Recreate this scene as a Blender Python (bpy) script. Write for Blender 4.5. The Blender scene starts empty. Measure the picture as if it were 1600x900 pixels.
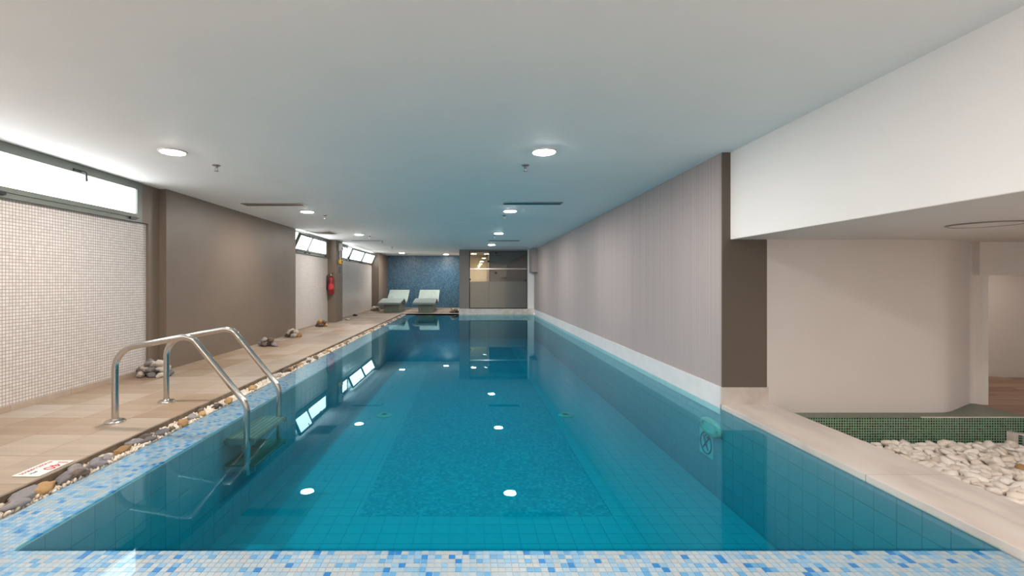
import bpy, bmesh, math, random
from mathutils import Vector, noise
R = math.radians
rnd = random.Random(7)
scene = bpy.context.scene
C = scene.collection

# ------------------------------------------------------------------ camera
F, VX, VY, CH = 711.1, 734.6, 441.5, 1.2     # focal length in px, vanishing point, camera height above the water
cam = bpy.data.cameras.new('camera')
cam.sensor_width = 36.0
cam.lens = F / 1600 * 36.0
cam.shift_x = (800 - VX) / 1600
cam.shift_y = -(450 - VY) / 1600
cam.clip_start = 0.05
cam.clip_end = 200
camo = bpy.data.objects.new('camera', cam)
C.objects.link(camo)
camo.location = (0, 0, CH)
camo.rotation_euler = (R(90), 0, 0)
scene.camera = camo

# ------------------------------------------------------------------ sky, exposure
world = bpy.data.worlds.new('sky')
scene.world = world
world.use_nodes = True
bg = world.node_tree.nodes['Background']
bg.inputs[0].default_value = (0.86, 0.95, 0.90, 1)
bg.inputs[1].default_value = 1.6
scene.view_settings.view_transform = 'Standard'
scene.view_settings.look = 'None'
scene.view_settings.exposure = 1.28
scene.view_settings.gamma = 1.0
scene.view_settings.use_curve_mapping = False
LAMP = 215.0       # radiance of the round ceiling lamps
PANE = 2.3         # radiance of the frosted daylight panes

# ------------------------------------------------------------------ helpers
def at(x, y, z):
    D = F * (CH - z) / (y - VY)
    return ((x - VX) * D / F, D, z)

def s2l(c):
    c = c / 255.0
    return c / 12.92 if c <= 0.04045 else ((c + 0.055) / 1.055) ** 2.4

def srgb(r, g, b):
    return (s2l(r), s2l(g), s2l(b), 1)

def new_mat(name):
    m = bpy.data.materials.new(name)
    m.use_nodes = True
    nt = m.node_tree
    return m, nt, nt.nodes['Principled BSDF']

def N(nt, t, **kw):
    n = nt.nodes.new(t)
    for k, v in kw.items():
        setattr(n, k, v)
    return n

def mixc(nt, fac, a, b, mode='MIX'):
    n = N(nt, 'ShaderNodeMix', data_type='RGBA', blend_type=mode)
    for sock, v in ((n.inputs[0], fac), (n.inputs[6], a), (n.inputs[7], b)):
        if hasattr(v, 'links'):
            nt.links.new(v, sock)
        else:
            sock.default_value = v
    return n.outputs[2]

def noise_node(nt, scale, detail=4, stretch=(1, 1, 1), coord='Object'):
    tc = N(nt, 'ShaderNodeTexCoord')
    mp = N(nt, 'ShaderNodeMapping')
    mp.inputs['Scale'].default_value = stretch
    nt.links.new(tc.outputs[coord], mp.inputs[0])
    n = N(nt, 'ShaderNodeTexNoise')
    n.inputs['Scale'].default_value = scale
    n.inputs['Detail'].default_value = detail
    nt.links.new(mp.outputs[0], n.inputs['Vector'])
    return n.outputs['Fac']

def bump(nt, bsdf, h, strength=0.2, dist=0.01):
    b = N(nt, 'ShaderNodeBump')
    b.inputs['Strength'].default_value = strength
    b.inputs['Distance'].default_value = dist
    nt.links.new(h, b.inputs['Height'])
    nt.links.new(b.outputs[0], bsdf.inputs['Normal'])

def ramp(nt, fac, stops, interp='LINEAR'):
    r = N(nt, 'ShaderNodeValToRGB')
    r.color_ramp.interpolation = interp
    el = r.color_ramp.elements
    while len(el) < len(stops):
        el.new(0.5)
    for e, (p, c) in zip(el, stops):
        e.position = p
        e.color = c
    nt.links.new(fac, r.inputs[0])
    return r.outputs[0]

def paint(name, col, var=0.06, rough=0.6, scale=2.0, bs=0.05, metallic=0.0):
    m, nt, b = new_mat(name)
    n = noise_node(nt, scale)
    d = tuple(c * (1 - var) for c in col[:3]) + (1,)
    u = tuple(min(1, c * (1 + var)) for c in col[:3]) + (1,)
    nt.links.new(ramp(nt, n, [(0.3, d), (0.7, u)]), b.inputs['Base Color'])
    b.inputs['Roughness'].default_value = rough
    b.inputs['Metallic'].default_value = metallic
    if bs:
        bump(nt, b, noise_node(nt, 90, 3), bs, 0.004)
    return m

def mosaic(name, axes, pitch, stops, grout, joint=0.1, rough=0.25, depth=0.4):
    """small square tiles on the plane of the two given object axes, one colour per tile"""
    m, nt, b = new_mat(name)
    tc = N(nt, 'ShaderNodeTexCoord')
    sp = N(nt, 'ShaderNodeSeparateXYZ')
    nt.links.new(tc.outputs['Object'], sp.inputs[0])
    fr, fl = [], []
    for a in axes:
        dv = N(nt, 'ShaderNodeMath', operation='DIVIDE')
        nt.links.new(sp.outputs[a], dv.inputs[0])
        dv.inputs[1].default_value = pitch
        f1 = N(nt, 'ShaderNodeMath', operation='FLOOR')
        nt.links.new(dv.outputs[0], f1.inputs[0])
        f2 = N(nt, 'ShaderNodeMath', operation='FRACT')
        nt.links.new(dv.outputs[0], f2.inputs[0])
        pp = N(nt, 'ShaderNodeMath', operation='PINGPONG')
        nt.links.new(f2.outputs[0], pp.inputs[0])
        pp.inputs[1].default_value = 0.5
        fl.append(f1.outputs[0])
        fr.append(pp.outputs[0])
    cb = N(nt, 'ShaderNodeCombineXYZ')
    nt.links.new(fl[0], cb.inputs[0])
    nt.links.new(fl[1], cb.inputs[1])
    wn = N(nt, 'ShaderNodeTexWhiteNoise', noise_dimensions='3D')
    nt.links.new(cb.outputs[0], wn.inputs['Vector'])
    col = ramp(nt, wn.outputs['Value'], stops, 'CONSTANT')
    mn = N(nt, 'ShaderNodeMath', operation='MINIMUM')
    nt.links.new(fr[0], mn.inputs[0])
    nt.links.new(fr[1], mn.inputs[1])
    mr = N(nt, 'ShaderNodeMapRange')
    mr.inputs['From Min'].default_value = joint * 0.4
    mr.inputs['From Max'].default_value = joint * 0.75
    nt.links.new(mn.outputs[0], mr.inputs['Value'])
    nt.links.new(mixc(nt, mr.outputs[0], grout, col), b.inputs['Base Color'])
    b.inputs['Roughness'].default_value = rough
    if depth:
        bump(nt, b, mr.outputs[0], depth, 0.002)
    return m

def by_random(name, cols, rough=0.6, grain=None, bs=0.3, bscale=30, amount=0.25):
    """colour from the object's own random number, plus grain"""
    m, nt, b = new_mat(name)
    oi = N(nt, 'ShaderNodeObjectInfo')
    k = len(cols)
    base = ramp(nt, oi.outputs['Random'], [((i + 0.0) / max(1, k - 1), c) for i, c in enumerate(cols)])
    g = noise_node(nt, *(grain or (9, 5, (1, 1, 1))))
    dk = ramp(nt, g, [(0.3, (1 - amount,) * 3 + (1,)), (0.7, (1, 1, 1, 1))])
    nt.links.new(mixc(nt, 1.0, base, dk, 'MULTIPLY'), b.inputs['Base Color'])
    b.inputs['Roughness'].default_value = rough
    bump(nt, b, noise_node(nt, bscale, 4), bs, 0.01)
    return m

def schlick(nt, f0=0.02):
    ge = N(nt, 'ShaderNodeNewGeometry')
    dt = N(nt, 'ShaderNodeVectorMath', operation='DOT_PRODUCT')
    nt.links.new(ge.outputs['Normal'], dt.inputs[0])
    nt.links.new(ge.outputs['Incoming'], dt.inputs[1])
    ab = N(nt, 'ShaderNodeMath', operation='ABSOLUTE')
    nt.links.new(dt.outputs['Value'], ab.inputs[0])
    om = N(nt, 'ShaderNodeMath', operation='SUBTRACT', use_clamp=True)
    om.inputs[0].default_value = 1.0
    nt.links.new(ab.outputs[0], om.inputs[1])
    pw = N(nt, 'ShaderNodeMath', operation='POWER')
    nt.links.new(om.outputs[0], pw.inputs[0])
    pw.inputs[1].default_value = 5.0
    ma = N(nt, 'ShaderNodeMath', operation='MULTIPLY_ADD')
    nt.links.new(pw.outputs[0], ma.inputs[0])
    ma.inputs[1].default_value = 1 - f0
    ma.inputs[2].default_value = f0
    return ma.outputs[0]

def clear_mat(name, tint=(1, 1, 1, 1), f0=0.02, volume=None, rough=0.0, gloss=(1, 1, 1, 1)):
    m, nt, b = new_mat(name)
    nt.nodes.remove(b)
    out = nt.nodes['Material Output']
    tr = N(nt, 'ShaderNodeBsdfTransparent')
    tr.inputs[0].default_value = tint
    gl = N(nt, 'ShaderNodeBsdfGlossy')
    gl.inputs['Roughness'].default_value = rough
    gl.inputs[0].default_value = gloss
    mx = N(nt, 'ShaderNodeMixShader')
    nt.links.new(schlick(nt, f0), mx.inputs[0])
    nt.links.new(tr.outputs[0], mx.inputs[1])
    nt.links.new(gl.outputs[0], mx.inputs[2])
    nt.links.new(mx.outputs[0], out.inputs['Surface'])
    if volume:
        va = N(nt, 'ShaderNodeVolumeAbsorption')
        va.inputs['Color'].default_value = volume[0]
        va.inputs['Density'].default_value = volume[1]
        nt.links.new(va.outputs[0], out.inputs['Volume'])
    return m

def emit_mat(name, col, strength):
    m, nt, b = new_mat(name)
    n = noise_node(nt, 3.0)
    d = tuple(c * 0.95 for c in col[:3]) + (1,)
    nt.links.new(ramp(nt, n, [(0.3, d), (0.7, col)]), b.inputs['Emission Color'])
    b.inputs['Base Color'].default_value = (0.8, 0.8, 0.8, 1)
    b.inputs['Emission Strength'].default_value = strength
    return m

class MB:
    def __init__(s):
        s.v, s.f, s.m = [], [], []
    def box(s, x0, x1, y0, y1, z0, z1, mi=0):
        k = len(s.v)
        s.v += [(x, y, z) for z in (z0, z1) for y in (y0, y1) for x in (x0, x1)]
        for q in ((0, 2, 3, 1), (4, 5, 7, 6), (0, 1, 5, 4), (2, 6, 7, 3), (0, 4, 6, 2), (1, 3, 7, 5)):
            s.f.append(tuple(k + i for i in q))
            s.m.append(mi)
        return s
    def tube(s, pts, r, n=14, mi=0, cap=True):
        pts = [Vector(p) for p in pts]
        k0 = len(s.v)
        up = None
        for i, p in enumerate(pts):
            t = (pts[min(i + 1, len(pts) - 1)] - pts[max(i - 1, 0)]).normalized()
            if up is None:
                up = t.orthogonal().normalized()
            up = (up - t * up.dot(t)).normalized()
            w = t.cross(up)
            rr = r[i] if isinstance(r, (list, tuple)) else r
            for j in range(n):
                a = 2 * math.pi * j / n
                s.v.append(tuple(p + up * math.cos(a) * rr + w * math.sin(a) * rr))
        for i in range(len(pts) - 1):
            for j in range(n):
                a, b = k0 + i * n + j, k0 + i * n + (j + 1) % n
                s.f.append((a, b, b + n, a + n))
                s.m.append(mi)
        if cap:
            s.f.append(tuple(k0 + j for j in reversed(range(n))))
            s.f.append(tuple(k0 + (len(pts) - 1) * n + j for j in range(n)))
            s.m += [mi, mi]
        return s
    def lathe(s, c, prof, n=24, axis='z', mi=0):
        """prof: (radius, height) pairs, turned about the axis through c"""
        k0 = len(s.v)
        for r, h in prof:
            for j in range(n):
                a = 2 * math.pi * j / n
                u, w = r * math.cos(a), r * math.sin(a)
                p = {'z': (u, w, h), 'y': (u, h, w), 'x': (h, u, w)}[axis]
                s.v.append((c[0] + p[0], c[1] + p[1], c[2] + p[2]))
        for i in range(len(prof) - 1):
            for j in range(n):
                a, b = k0 + i * n + j, k0 + i * n + (j + 1) % n
                s.f.append((a, b, b + n, a + n))
                s.m.append(mi)
        s.f.append(tuple(k0 + j for j in reversed(range(n))))
        s.f.append(tuple(k0 + (len(prof) - 1) * n + j for j in range(n)))
        s.m += [mi, mi]
        return s
    def prism(s, prof, a0, a1, axis, mi=0):
        """closed outline extruded along an axis; the outline gives the other two coordinates in xyz order"""
        k = len(s.v)
        n = len(prof)
        for a in (a0, a1):
            for p, q in prof:
                s.v.append({'x': (a, p, q), 'y': (p, a, q), 'z': (p, q, a)}[axis])
        s.f.append(tuple(k + i for i in reversed(range(n))))
        s.f.append(tuple(k + n + i for i in range(n)))
        s.m += [mi, mi]
        for i in range(n):
            j = (i + 1) % n
            s.f.append((k + i, k + j, k + n + j, k + n + i))
            s.m.append(mi)
        return s

ORG = {}       # world origin of every object built here

def finish(me, smooth, bev):
    bm = bmesh.new()
    bm.from_mesh(me)
    bmesh.ops.recalc_face_normals(bm, faces=bm.faces)
    if bev:
        bmesh.ops.bevel(bm, geom=[e for e in bm.edges if len(e.link_faces) == 2 and e.calc_face_angle(0) > 0.6],
                        offset=bev, segments=1, affect='EDGES', profile=0.5)
    bm.to_mesh(me)
    bm.free()
    if smooth:
        me.polygons.foreach_set('use_smooth', [True] * len(me.polygons))
        me.set_sharp_from_angle(angle=R(40))

def build(mb, name, mats, parent=None, smooth=False, bev=0, recalc=True):
    if not isinstance(mats, (list, tuple)):
        mats = [mats]
    if parent is not None:
        o0 = ORG[parent]
    else:
        xs, ys, zs = zip(*mb.v)
        o0 = ((min(xs) + max(xs)) / 2, (min(ys) + max(ys)) / 2, min(zs))
    me = bpy.data.meshes.new(name)
    me.from_pydata([(x - o0[0], y - o0[1], z - o0[2]) for x, y, z in mb.v], [], mb.f)
    for m in mats:
        me.materials.append(m)
    me.polygons.foreach_set('material_index', mb.m)
    if recalc:
        finish(me, smooth, bev)
    ob = bpy.data.objects.new(name, me)
    C.objects.link(ob)
    if parent is not None:
        ob.parent = parent
    else:
        ob.location = o0
    ORG[ob] = o0
    return ob

def tag(o, label, cat=None, group=None, kind=None):
    if label:
        o['label'] = label
    if cat:
        o['category'] = cat
    if group:
        o['group'] = group
    if kind:
        o['kind'] = kind
    return o

def thing(name, loc, label, cat, group=None, kind=None):
    o = bpy.data.objects.new(name, None)
    C.objects.link(o)
    o.location = loc
    o.empty_display_size = 0.1
    ORG[o] = tuple(loc)
    return tag(o, label, cat, group, kind)

def struct(mb, name, mats, label, cat, **kw):
    return tag(build(mb, name, mats, **kw), label, cat, kind='structure')

def place(mesh, name, loc, parent=None, rot=None, scale=None):
    o = bpy.data.objects.new(name, mesh)
    C.objects.link(o)
    if parent is not None:
        p = ORG[parent]
        o.parent = parent
        o.location = (loc[0] - p[0], loc[1] - p[1], loc[2] - p[2])
    else:
        o.location = loc
    if rot:
        o.rotation_euler = rot
    if scale:
        o.scale = scale
    return o

def fillet(pts, radii, n=7):
    """round the inner corners of a polyline"""
    out = [Vector(pts[0])]
    for i in range(1, len(pts) - 1):
        p, a, b = Vector(pts[i]), Vector(pts[i - 1]), Vector(pts[i + 1])
        u, w = (a - p).normalized(), (b - p).normalized()
        ang = u.angle(w)
        d = radii[i - 1] / math.tan(ang / 2)
        c = p + (u + w).normalized() * (radii[i - 1] / math.sin(ang / 2))
        s0, s1 = p + u * d - c, p + w * d - c
        tot = s0.angle(s1)
        for k in range(n + 1):
            t = k / n
            v = (s0 * math.sin((1 - t) * tot) + s1 * math.sin(t * tot)) / math.sin(tot)
            out.append(c + v)
    out.append(Vector(pts[-1]))
    return out

# ------------------------------------------------------------------ materials
M = {}
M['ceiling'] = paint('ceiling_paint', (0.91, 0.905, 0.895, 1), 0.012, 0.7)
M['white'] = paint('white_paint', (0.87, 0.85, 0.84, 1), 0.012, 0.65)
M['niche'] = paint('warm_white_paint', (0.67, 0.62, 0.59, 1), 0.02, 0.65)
M['brown'] = paint('taupe_paint', (0.17, 0.128, 0.096, 1), 0.05, 0.5)
M['dark_brown'] = paint('dark_taupe_paint', (0.12, 0.092, 0.070, 1), 0.04, 0.5)
M['grey_brown'] = paint('grey_taupe_paint', (0.20, 0.175, 0.16, 1), 0.04, 0.5)
M['frame'] = paint('green_grey_aluminium', (0.155, 0.17, 0.15, 1), 0.04, 0.4)
M['black'] = paint('black_plastic', (0.012, 0.012, 0.014, 1), 0.1, 0.4)
M['steel'] = paint('stainless_steel', (0.52, 0.50, 0.475, 1), 0.05, 0.18, 6, 0, 1.0)
M['chrome_dark'] = paint('dull_metal', (0.30, 0.29, 0.28, 1), 0.05, 0.35, 6, 0, 1.0)
M['concrete'] = paint('grey_screed', (0.40, 0.38, 0.35, 1), 0.1, 0.8)
M['red'] = paint('red_enamel', (0.19, 0.006, 0.008, 1), 0.05, 0.3)
M['yellow'] = paint('yellow_plastic', (0.75, 0.45, 0.02, 1), 0.05, 0.4)
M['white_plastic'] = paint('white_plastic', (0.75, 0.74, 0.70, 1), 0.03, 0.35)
M['pool_plastic'] = paint('cream_plastic', (0.42, 0.40, 0.36, 1), 0.03, 0.35)
M['pool_sign'] = paint('pool_sign_white', (0.60, 0.52, 0.52, 1), 0.03, 0.4)
M['sign_red'] = paint('sign_red_ink', (0.50, 0.03, 0.04, 1), 0.03, 0.5)
M['sign_blue'] = paint('sign_navy_ink', (0.03, 0.09, 0.20, 1), 0.03, 0.5)
M['tread'] = paint('grooved_grey_tread', (0.17, 0.11, 0.095, 1), 0.2, 0.45, 20)
M['cream'] = paint('cream_paint', (0.78, 0.68, 0.47, 1), 0.03, 0.6)
M['timber_edge'] = paint('brown_stone_edging', (0.17, 0.125, 0.085, 1), 0.3, 0.6, 14)
M['slot'] = paint('dark_slot', (0.03, 0.03, 0.03, 1), 0.1, 0.7)
M['pool_tile'] = by_random('pale_blue_pool_tile', [(0.185, 0.275, 0.35, 1), (0.195, 0.285, 0.36, 1)], 0.85, None, 0.02, 20, 0.05)
M['pool_floor_tile'] = by_random('pale_blue_floor_tile', [(0.215, 0.32, 0.40, 1), (0.225, 0.33, 0.41, 1)], 0.85, None, 0.02, 20, 0.05)
M['pool_joint'] = paint('pool_grout', (0.165, 0.245, 0.31, 1), 0.1, 0.8)
M['deck'] = by_random('sandstone_tile', [srgb(150, 126, 104), srgb(164, 144, 124), srgb(173, 157, 141), srgb(152, 128, 102), srgb(178, 167, 155)],
                      0.42, (2.2, 6, (0.6, 4.5, 1)), 0.08, 40, 0.22)
M['deck_joint'] = paint('deck_grout', (0.33, 0.26, 0.20, 1), 0.1, 0.8)
M['skirting'] = by_random('sandstone_skirting', [srgb(168, 147, 129), srgb(180, 162, 146)], 0.5, (3, 5, (0.6, 3, 1)), 0.08, 40, 0.15)
M['wood_floor'] = by_random('brown_wood_tile', [srgb(160, 120, 95), srgb(186, 150, 124), srgb(140, 102, 80)], 0.4, (2, 6, (1, 8, 1)), 0.05, 40, 0.3)

def marble():
    m, nt, b = new_mat('veined_cream_marble')
    a = noise_node(nt, 3.0, 8, (1.0, 0.35, 1.0))
    c = noise_node(nt, 1.2, 4)
    base = ramp(nt, a, [(0.35, srgb(214, 206, 200)), (0.5, srgb(207, 196, 188)), (0.58, srgb(194, 184, 178)), (0.66, srgb(212, 202, 194))])
    tint = ramp(nt, c, [(0.35, (0.93, 0.92, 0.92, 1)), (0.7, (1, 1, 1, 1))])
    nt.links.new(mixc(nt, 1, base, tint, 'MULTIPLY'), b.inputs['Base Color'])
    b.inputs['Roughness'].default_value = 0.32
    bump(nt, b, noise_node(nt, 35, 5), 0.08, 0.006)
    return m
M['marble'] = marble()
M['white_marble'] = paint('white_marble', (0.72, 0.70, 0.71, 1), 0.05, 0.35, 5)

def wallpaper():
    m, nt, b = new_mat('ribbed_mauve_wall_covering')
    fine = noise_node(nt, 1.0, 2, (0, 95, 0.15))
    wide = noise_node(nt, 1.0, 2, (0, 2.2, 0.1))
    c1 = ramp(nt, fine, [(0.3, (0.345, 0.29, 0.285, 1)), (0.7, (0.46, 0.395, 0.39, 1))])
    c2 = ramp(nt, wide, [(0.35, (0.95, 0.95, 0.95, 1)), (0.65, (1, 1, 1, 1))])
    nt.links.new(mixc(nt, 1, c1, c2, 'MULTIPLY'), b.inputs['Base Color'])
    b.inputs['Roughness'].default_value = 0.6
    bump(nt, b, fine, 0.25, 0.004)
    return m
M['wallpaper'] = wallpaper()

W = (0.70, 0.63, 0.59, 1)
M['white_mosaic'] = mosaic('white_wall_mosaic', (1, 2), 0.0305, [(0, (0.64, 0.60, 0.57, 1)), (0.5, (0.68, 0.64, 0.61, 1)), (0.8, (0.60, 0.56, 0.53, 1))],
                           (0.27, 0.205, 0.175, 1), 0.14, 0.3)
M['blue_mosaic'] = mosaic('blue_wall_mosaic', (0, 2), 0.03, [(0, srgb(42, 84, 110)), (0.3, srgb(62, 106, 134)), (0.6, srgb(32, 70, 98)), (0.8, srgb(84, 122, 144)), (0.93, srgb(24, 56, 80))],
                          srgb(72, 100, 116), 0.12, 0.3)
M['green_mosaic'] = mosaic('green_mosaic', (0, 2), 0.0235, [(0, srgb(10, 62, 46)), (0.35, srgb(22, 84, 64)), (0.7, srgb(6, 40, 32))],
                           srgb(140, 160, 134), 0.24, 0.25)
M['green_mosaic_top'] = mosaic('green_mosaic_top', (0, 1), 0.0235, [(0, srgb(30, 60, 44)), (0.5, srgb(48, 78, 58))], srgb(112, 118, 98), 0.30, 0.3)
M['green_mosaic_side'] = mosaic('green_mosaic_side', (1, 2), 0.0235, [(0, srgb(10, 48, 42)), (0.5, srgb(22, 70, 60))], srgb(128, 148, 130), 0.30, 0.25)
M['floor_mosaic'] = mosaic('pool_floor_mosaic', (0, 1), 0.03, [(0, (0.135, 0.245, 0.33, 1)), (0.3, (0.16, 0.28, 0.365, 1)), (0.6, (0.115, 0.215, 0.30, 1)), (0.85, (0.20, 0.33, 0.41, 1))],
                           (0.165, 0.26, 0.335, 1), 0.1, 0.8)
M['lounger'] = mosaic('pale_lounger_mosaic', (0, 1), 0.02, [(0, srgb(146, 160, 156)), (0.5, srgb(128, 146, 142)), (0.8, srgb(160, 171, 166))], srgb(118, 132, 128), 0.12, 0.35)
M['lounger_base'] = mosaic('grey_green_base_mosaic', (0, 2), 0.02, [(0, srgb(120, 134, 122)), (0.5, srgb(104, 120, 108)), (0.8, srgb(138, 150, 138))], srgb(110, 122, 112), 0.12, 0.4)
LEDGE = []
for i, c in enumerate(((174, 182, 190), (158, 178, 196), (136, 172, 202), (100, 156, 200), (46, 122, 190), (178, 178, 181))):
    LEDGE.append(by_random('ledge_tile_%d' % i, [srgb(*c), srgb(*[min(255, k + 8) for k in c])], 0.2, None, 0.02, 20, 0.06))
LEDGE_W = [0.30, 0.24, 0.18, 0.12, 0.05, 0.11]
M['ledge_grout'] = paint('ledge_grout', (0.56, 0.55, 0.545, 1), 0.06, 0.7)
M['water'] = clear_mat('pool_water', (0.75, 0.95, 0.97, 1), volume=((0.0, 0.945, 0.968, 1), 2.0), gloss=(0.50, 0.76, 0.84, 1))
M['film'] = clear_mat('shallow_water', volume=((0.0, 0.945, 0.968, 1), 2.0), gloss=(0.50, 0.76, 0.84, 1))
M['glass'] = clear_mat('clear_glass', (0.86, 0.87, 0.86, 1), 0.07)

def frosted():
    m, nt, b = new_mat('frosted_glass')
    nt.nodes.remove(b)
    out = nt.nodes['Material Output']
    tl = N(nt, 'ShaderNodeBsdfTranslucent')
    n = noise_node(nt, 40)
    nt.links.new(ramp(nt, n, [(0.3, (0.62, 0.62, 0.60, 1)), (0.7, (0.66, 0.66, 0.64, 1))]), tl.inputs[0])
    df = N(nt, 'ShaderNodeBsdfDiffuse')
    df.inputs[0].default_value = (0.42, 0.42, 0.41, 1)
    gl = N(nt, 'ShaderNodeBsdfGlossy')
    gl.inputs['Roughness'].default_value = 0.25
    m1 = N(nt, 'ShaderNodeMixShader')
    m1.inputs[0].default_value = 0.2
    m2 = N(nt, 'ShaderNodeMixShader')
    nt.links.new(schlick(nt, 0.05), m2.inputs[0])
    nt.links.new(tl.outputs[0], m1.inputs[1])
    nt.links.new(df.outputs[0], m1.inputs[2])
    nt.links.new(m1.outputs[0], m2.inputs[1])
    nt.links.new(gl.outputs[0], m2.inputs[2])
    nt.links.new(m2.outputs[0], out.inputs['Surface'])
    return m
M['frosted'] = frosted()
M['pane'] = emit_mat('daylit_frosted_pane', (0.93, 0.97, 1.0, 1), PANE)
M['lamp'] = emit_mat('lamp_diffuser', (1.0, 0.93, 0.86, 1), LAMP)
M['passage_fill'] = emit_mat('passage_fill_emitter', (1.0, 0.86, 0.74, 1), 25)  # emission for the unseen lamp added in the side room
M['warm_lamp'] = emit_mat('warm_lamp_diffuser', (1.0, 0.80, 0.50, 1), 150)
M['stone_grey'] = by_random('grey_river_stone', [srgb(110, 104, 106), srgb(140, 134, 136), srgb(160, 152, 150), srgb(92, 86, 86)], 0.65, (14, 6, (1, 1, 2.5)), 0.4, 25, 0.35)
M['stone_ochre'] = by_random('ochre_river_stone', [srgb(176, 132, 78), srgb(200, 160, 108), srgb(150, 112, 66)], 0.7, (16, 6, (1, 1, 2)), 0.5, 25, 0.4)
M['stone_brown'] = by_random('brown_river_stone', [srgb(96, 80, 70), srgb(126, 106, 92), srgb(70, 60, 56)], 0.7, (16, 6, (1, 1, 2)), 0.5, 25, 0.4)
M['stone_pale'] = by_random('pale_river_stone', [srgb(196, 184, 172), srgb(214, 202, 190), srgb(180, 166, 152)], 0.65, (14, 6, (1, 1, 2)), 0.4, 25, 0.25)
M['gravel'] = by_random('cream_gravel', [srgb(226, 212, 194), srgb(238, 226, 212), srgb(208, 188, 162), srgb(232, 220, 204)], 0.65, (30, 4, (1, 1, 1)), 0.3, 60, 0.2)
M['pebble'] = by_random('white_marble_pebble', [srgb(238, 228, 218), srgb(246, 238, 230), srgb(232, 218, 204), srgb(242, 232, 224)], 0.6, (12, 5, (1, 1, 2)), 0.35, 28, 0.15)

# ------------------------------------------------------------------ main levels (metres; water surface z = 0, camera at x = y = 0)
ZC = 2.44            # ceiling
ZD = 0.04            # deck
XW = -4.15           # white mosaic walls, left
XL0, XL1 = -2.39, -2.058   # left ledge
XR = 2.40            # right wall and right pool edge
Y0, Y1 = 2.054, 17.05      # pool, front and far
ZP = -0.90           # pool floor
ZS = 1.61            # low soffit on the right
YB = -3.6            # wall behind the camera

# ------------------------------------------------------------------ ceiling and walls
struct(MB().box(-4.6, 2.6, YB, 21.2, ZC, ZC + 0.2), 'ceiling', M['ceiling'], 'flat pale grey ceiling over the pool hall', 'ceiling')
struct(MB().box(2.48, 2.62, YB, 4.335, ZS + 0.004, ZC), 'trim_1', M['white'], 'white bulkhead stepping down from the ceiling on the right', 'bulkhead')
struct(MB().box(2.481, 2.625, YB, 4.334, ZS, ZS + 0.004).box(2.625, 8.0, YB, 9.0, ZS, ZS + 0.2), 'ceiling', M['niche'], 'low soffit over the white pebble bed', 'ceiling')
struct(MB().box(-4.6, 8.0, YB - 0.15, YB, -0.4, ZC + 0.2), 'wall_back', M['white'], 'plain white wall behind the viewer', 'wall')

wl = thing('wall_left', (XW, 8.0, ZD), 'left side wall of white mosaic bays between taupe piers', 'wall', kind='structure')
def lw(name, mat, *b):
    return build(MB().box(*b), name, mat, wl)
lw('mosaic_panel', M['white_mosaic'], -4.45, XW, YB, 5.825, -0.05, 1.946)
lw('plaster', M['brown'], -4.45, -4.12, 5.825, 6.04, -0.05, 1.95)
lw('reveal', M['brown'], -4.45, -4.12, 5.69, 6.04, 1.95, ZC)
lw('pier', M['brown'], -4.45, -4.027, 6.033, 10.5, -0.05, ZC)
lw('mosaic_panel', M['white_mosaic'], -4.45, XW, 10.5, 13.25, -0.05, 1.91)
lw('reveal', M['brown'], -4.45, -4.10, 13.05, 13.25, 1.91, ZC)
lw('pier', M['brown'], -4.45, -3.905, 13.25, 13.92, -0.05, ZC)
lw('mosaic_panel', M['white_mosaic'], -4.45, -4.10, 13.92, 18.95, -0.05, 1.91)
lw('pier', M['brown'], -4.45, -3.80, 18.95, 21.0, -0.05, ZC)

struct(MB().box(-4.45, -0.35, 21.0, 21.15, -0.05, ZC), 'wall_far', M['blue_mosaic'], 'blue mosaic end wall behind the two tiled loungers', 'wall')

wr = thing('wall_right', (XR, 10, 0.2), 'long right wall with ribbed mauve covering beside the water', 'wall', kind='structure')
build(MB().box(XR, 2.8, 4.35, 17.3, 0.2, ZC), 'ribbed_covering', M['wallpaper'], wr)
build(MB().box(XR, 2.827, 4.334, 4.35, 0.2, ZC), 'end_panel', M['dark_brown'], wr)
bb = thing('baseboard_right', (2.39, 10, 0), 'white marble skirting along the right wall at the waterline', 'skirting', kind='structure')
for i, y in enumerate((4.345, 6.1, 7.9, 9.7, 11.5, 13.3, 15.1)):
    build(MB().box(2.385, 2.45, y, min(y + (1.755 if i == 0 else 1.8), 17.05) - 0.003, -0.06, 0.203), 'skirting_slab', M['white_marble'], bb)
build(MB().box(2.385, 2.835, 4.322, 4.345, ZD, 0.203), 'end_slab', M['marble'], bb)

# niche on the right: wall bending round to a low doorway, room beyond
nw = [(2.827, 4.338), (4.40, 4.338), (4.52, 4.343), (4.62, 4.375), (5.10, 4.655), (5.14, 4.67), (5.18, 4.66), (5.20, 4.62), (5.25, 4.61), (5.25, 4.75), (5.0, 4.75), (4.6, 4.6), (2.827, 4.6)]
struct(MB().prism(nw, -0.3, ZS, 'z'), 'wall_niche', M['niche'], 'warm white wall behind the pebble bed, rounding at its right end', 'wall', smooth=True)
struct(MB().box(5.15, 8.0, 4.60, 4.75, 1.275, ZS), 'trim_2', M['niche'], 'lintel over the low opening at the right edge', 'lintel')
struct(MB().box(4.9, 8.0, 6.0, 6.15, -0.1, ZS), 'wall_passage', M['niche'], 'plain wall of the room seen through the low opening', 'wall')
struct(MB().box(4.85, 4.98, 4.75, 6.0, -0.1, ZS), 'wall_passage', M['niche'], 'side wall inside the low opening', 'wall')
struct(MB().box(8.0, 8.15, YB, 9.0, -0.4, ZC), 'wall_side', M['niche'], 'wall beyond the pebble bed outside the view', 'wall')
pf = thing('floor', (6.5, 5, -0.06), 'brown wood-look tiled floor through the low opening', 'floor', kind='structure')
build(MB().box(5.165, 8.0, 4.0, 6.0, -0.1, -0.05), 'screed', M['deck_joint'], pf)
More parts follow.
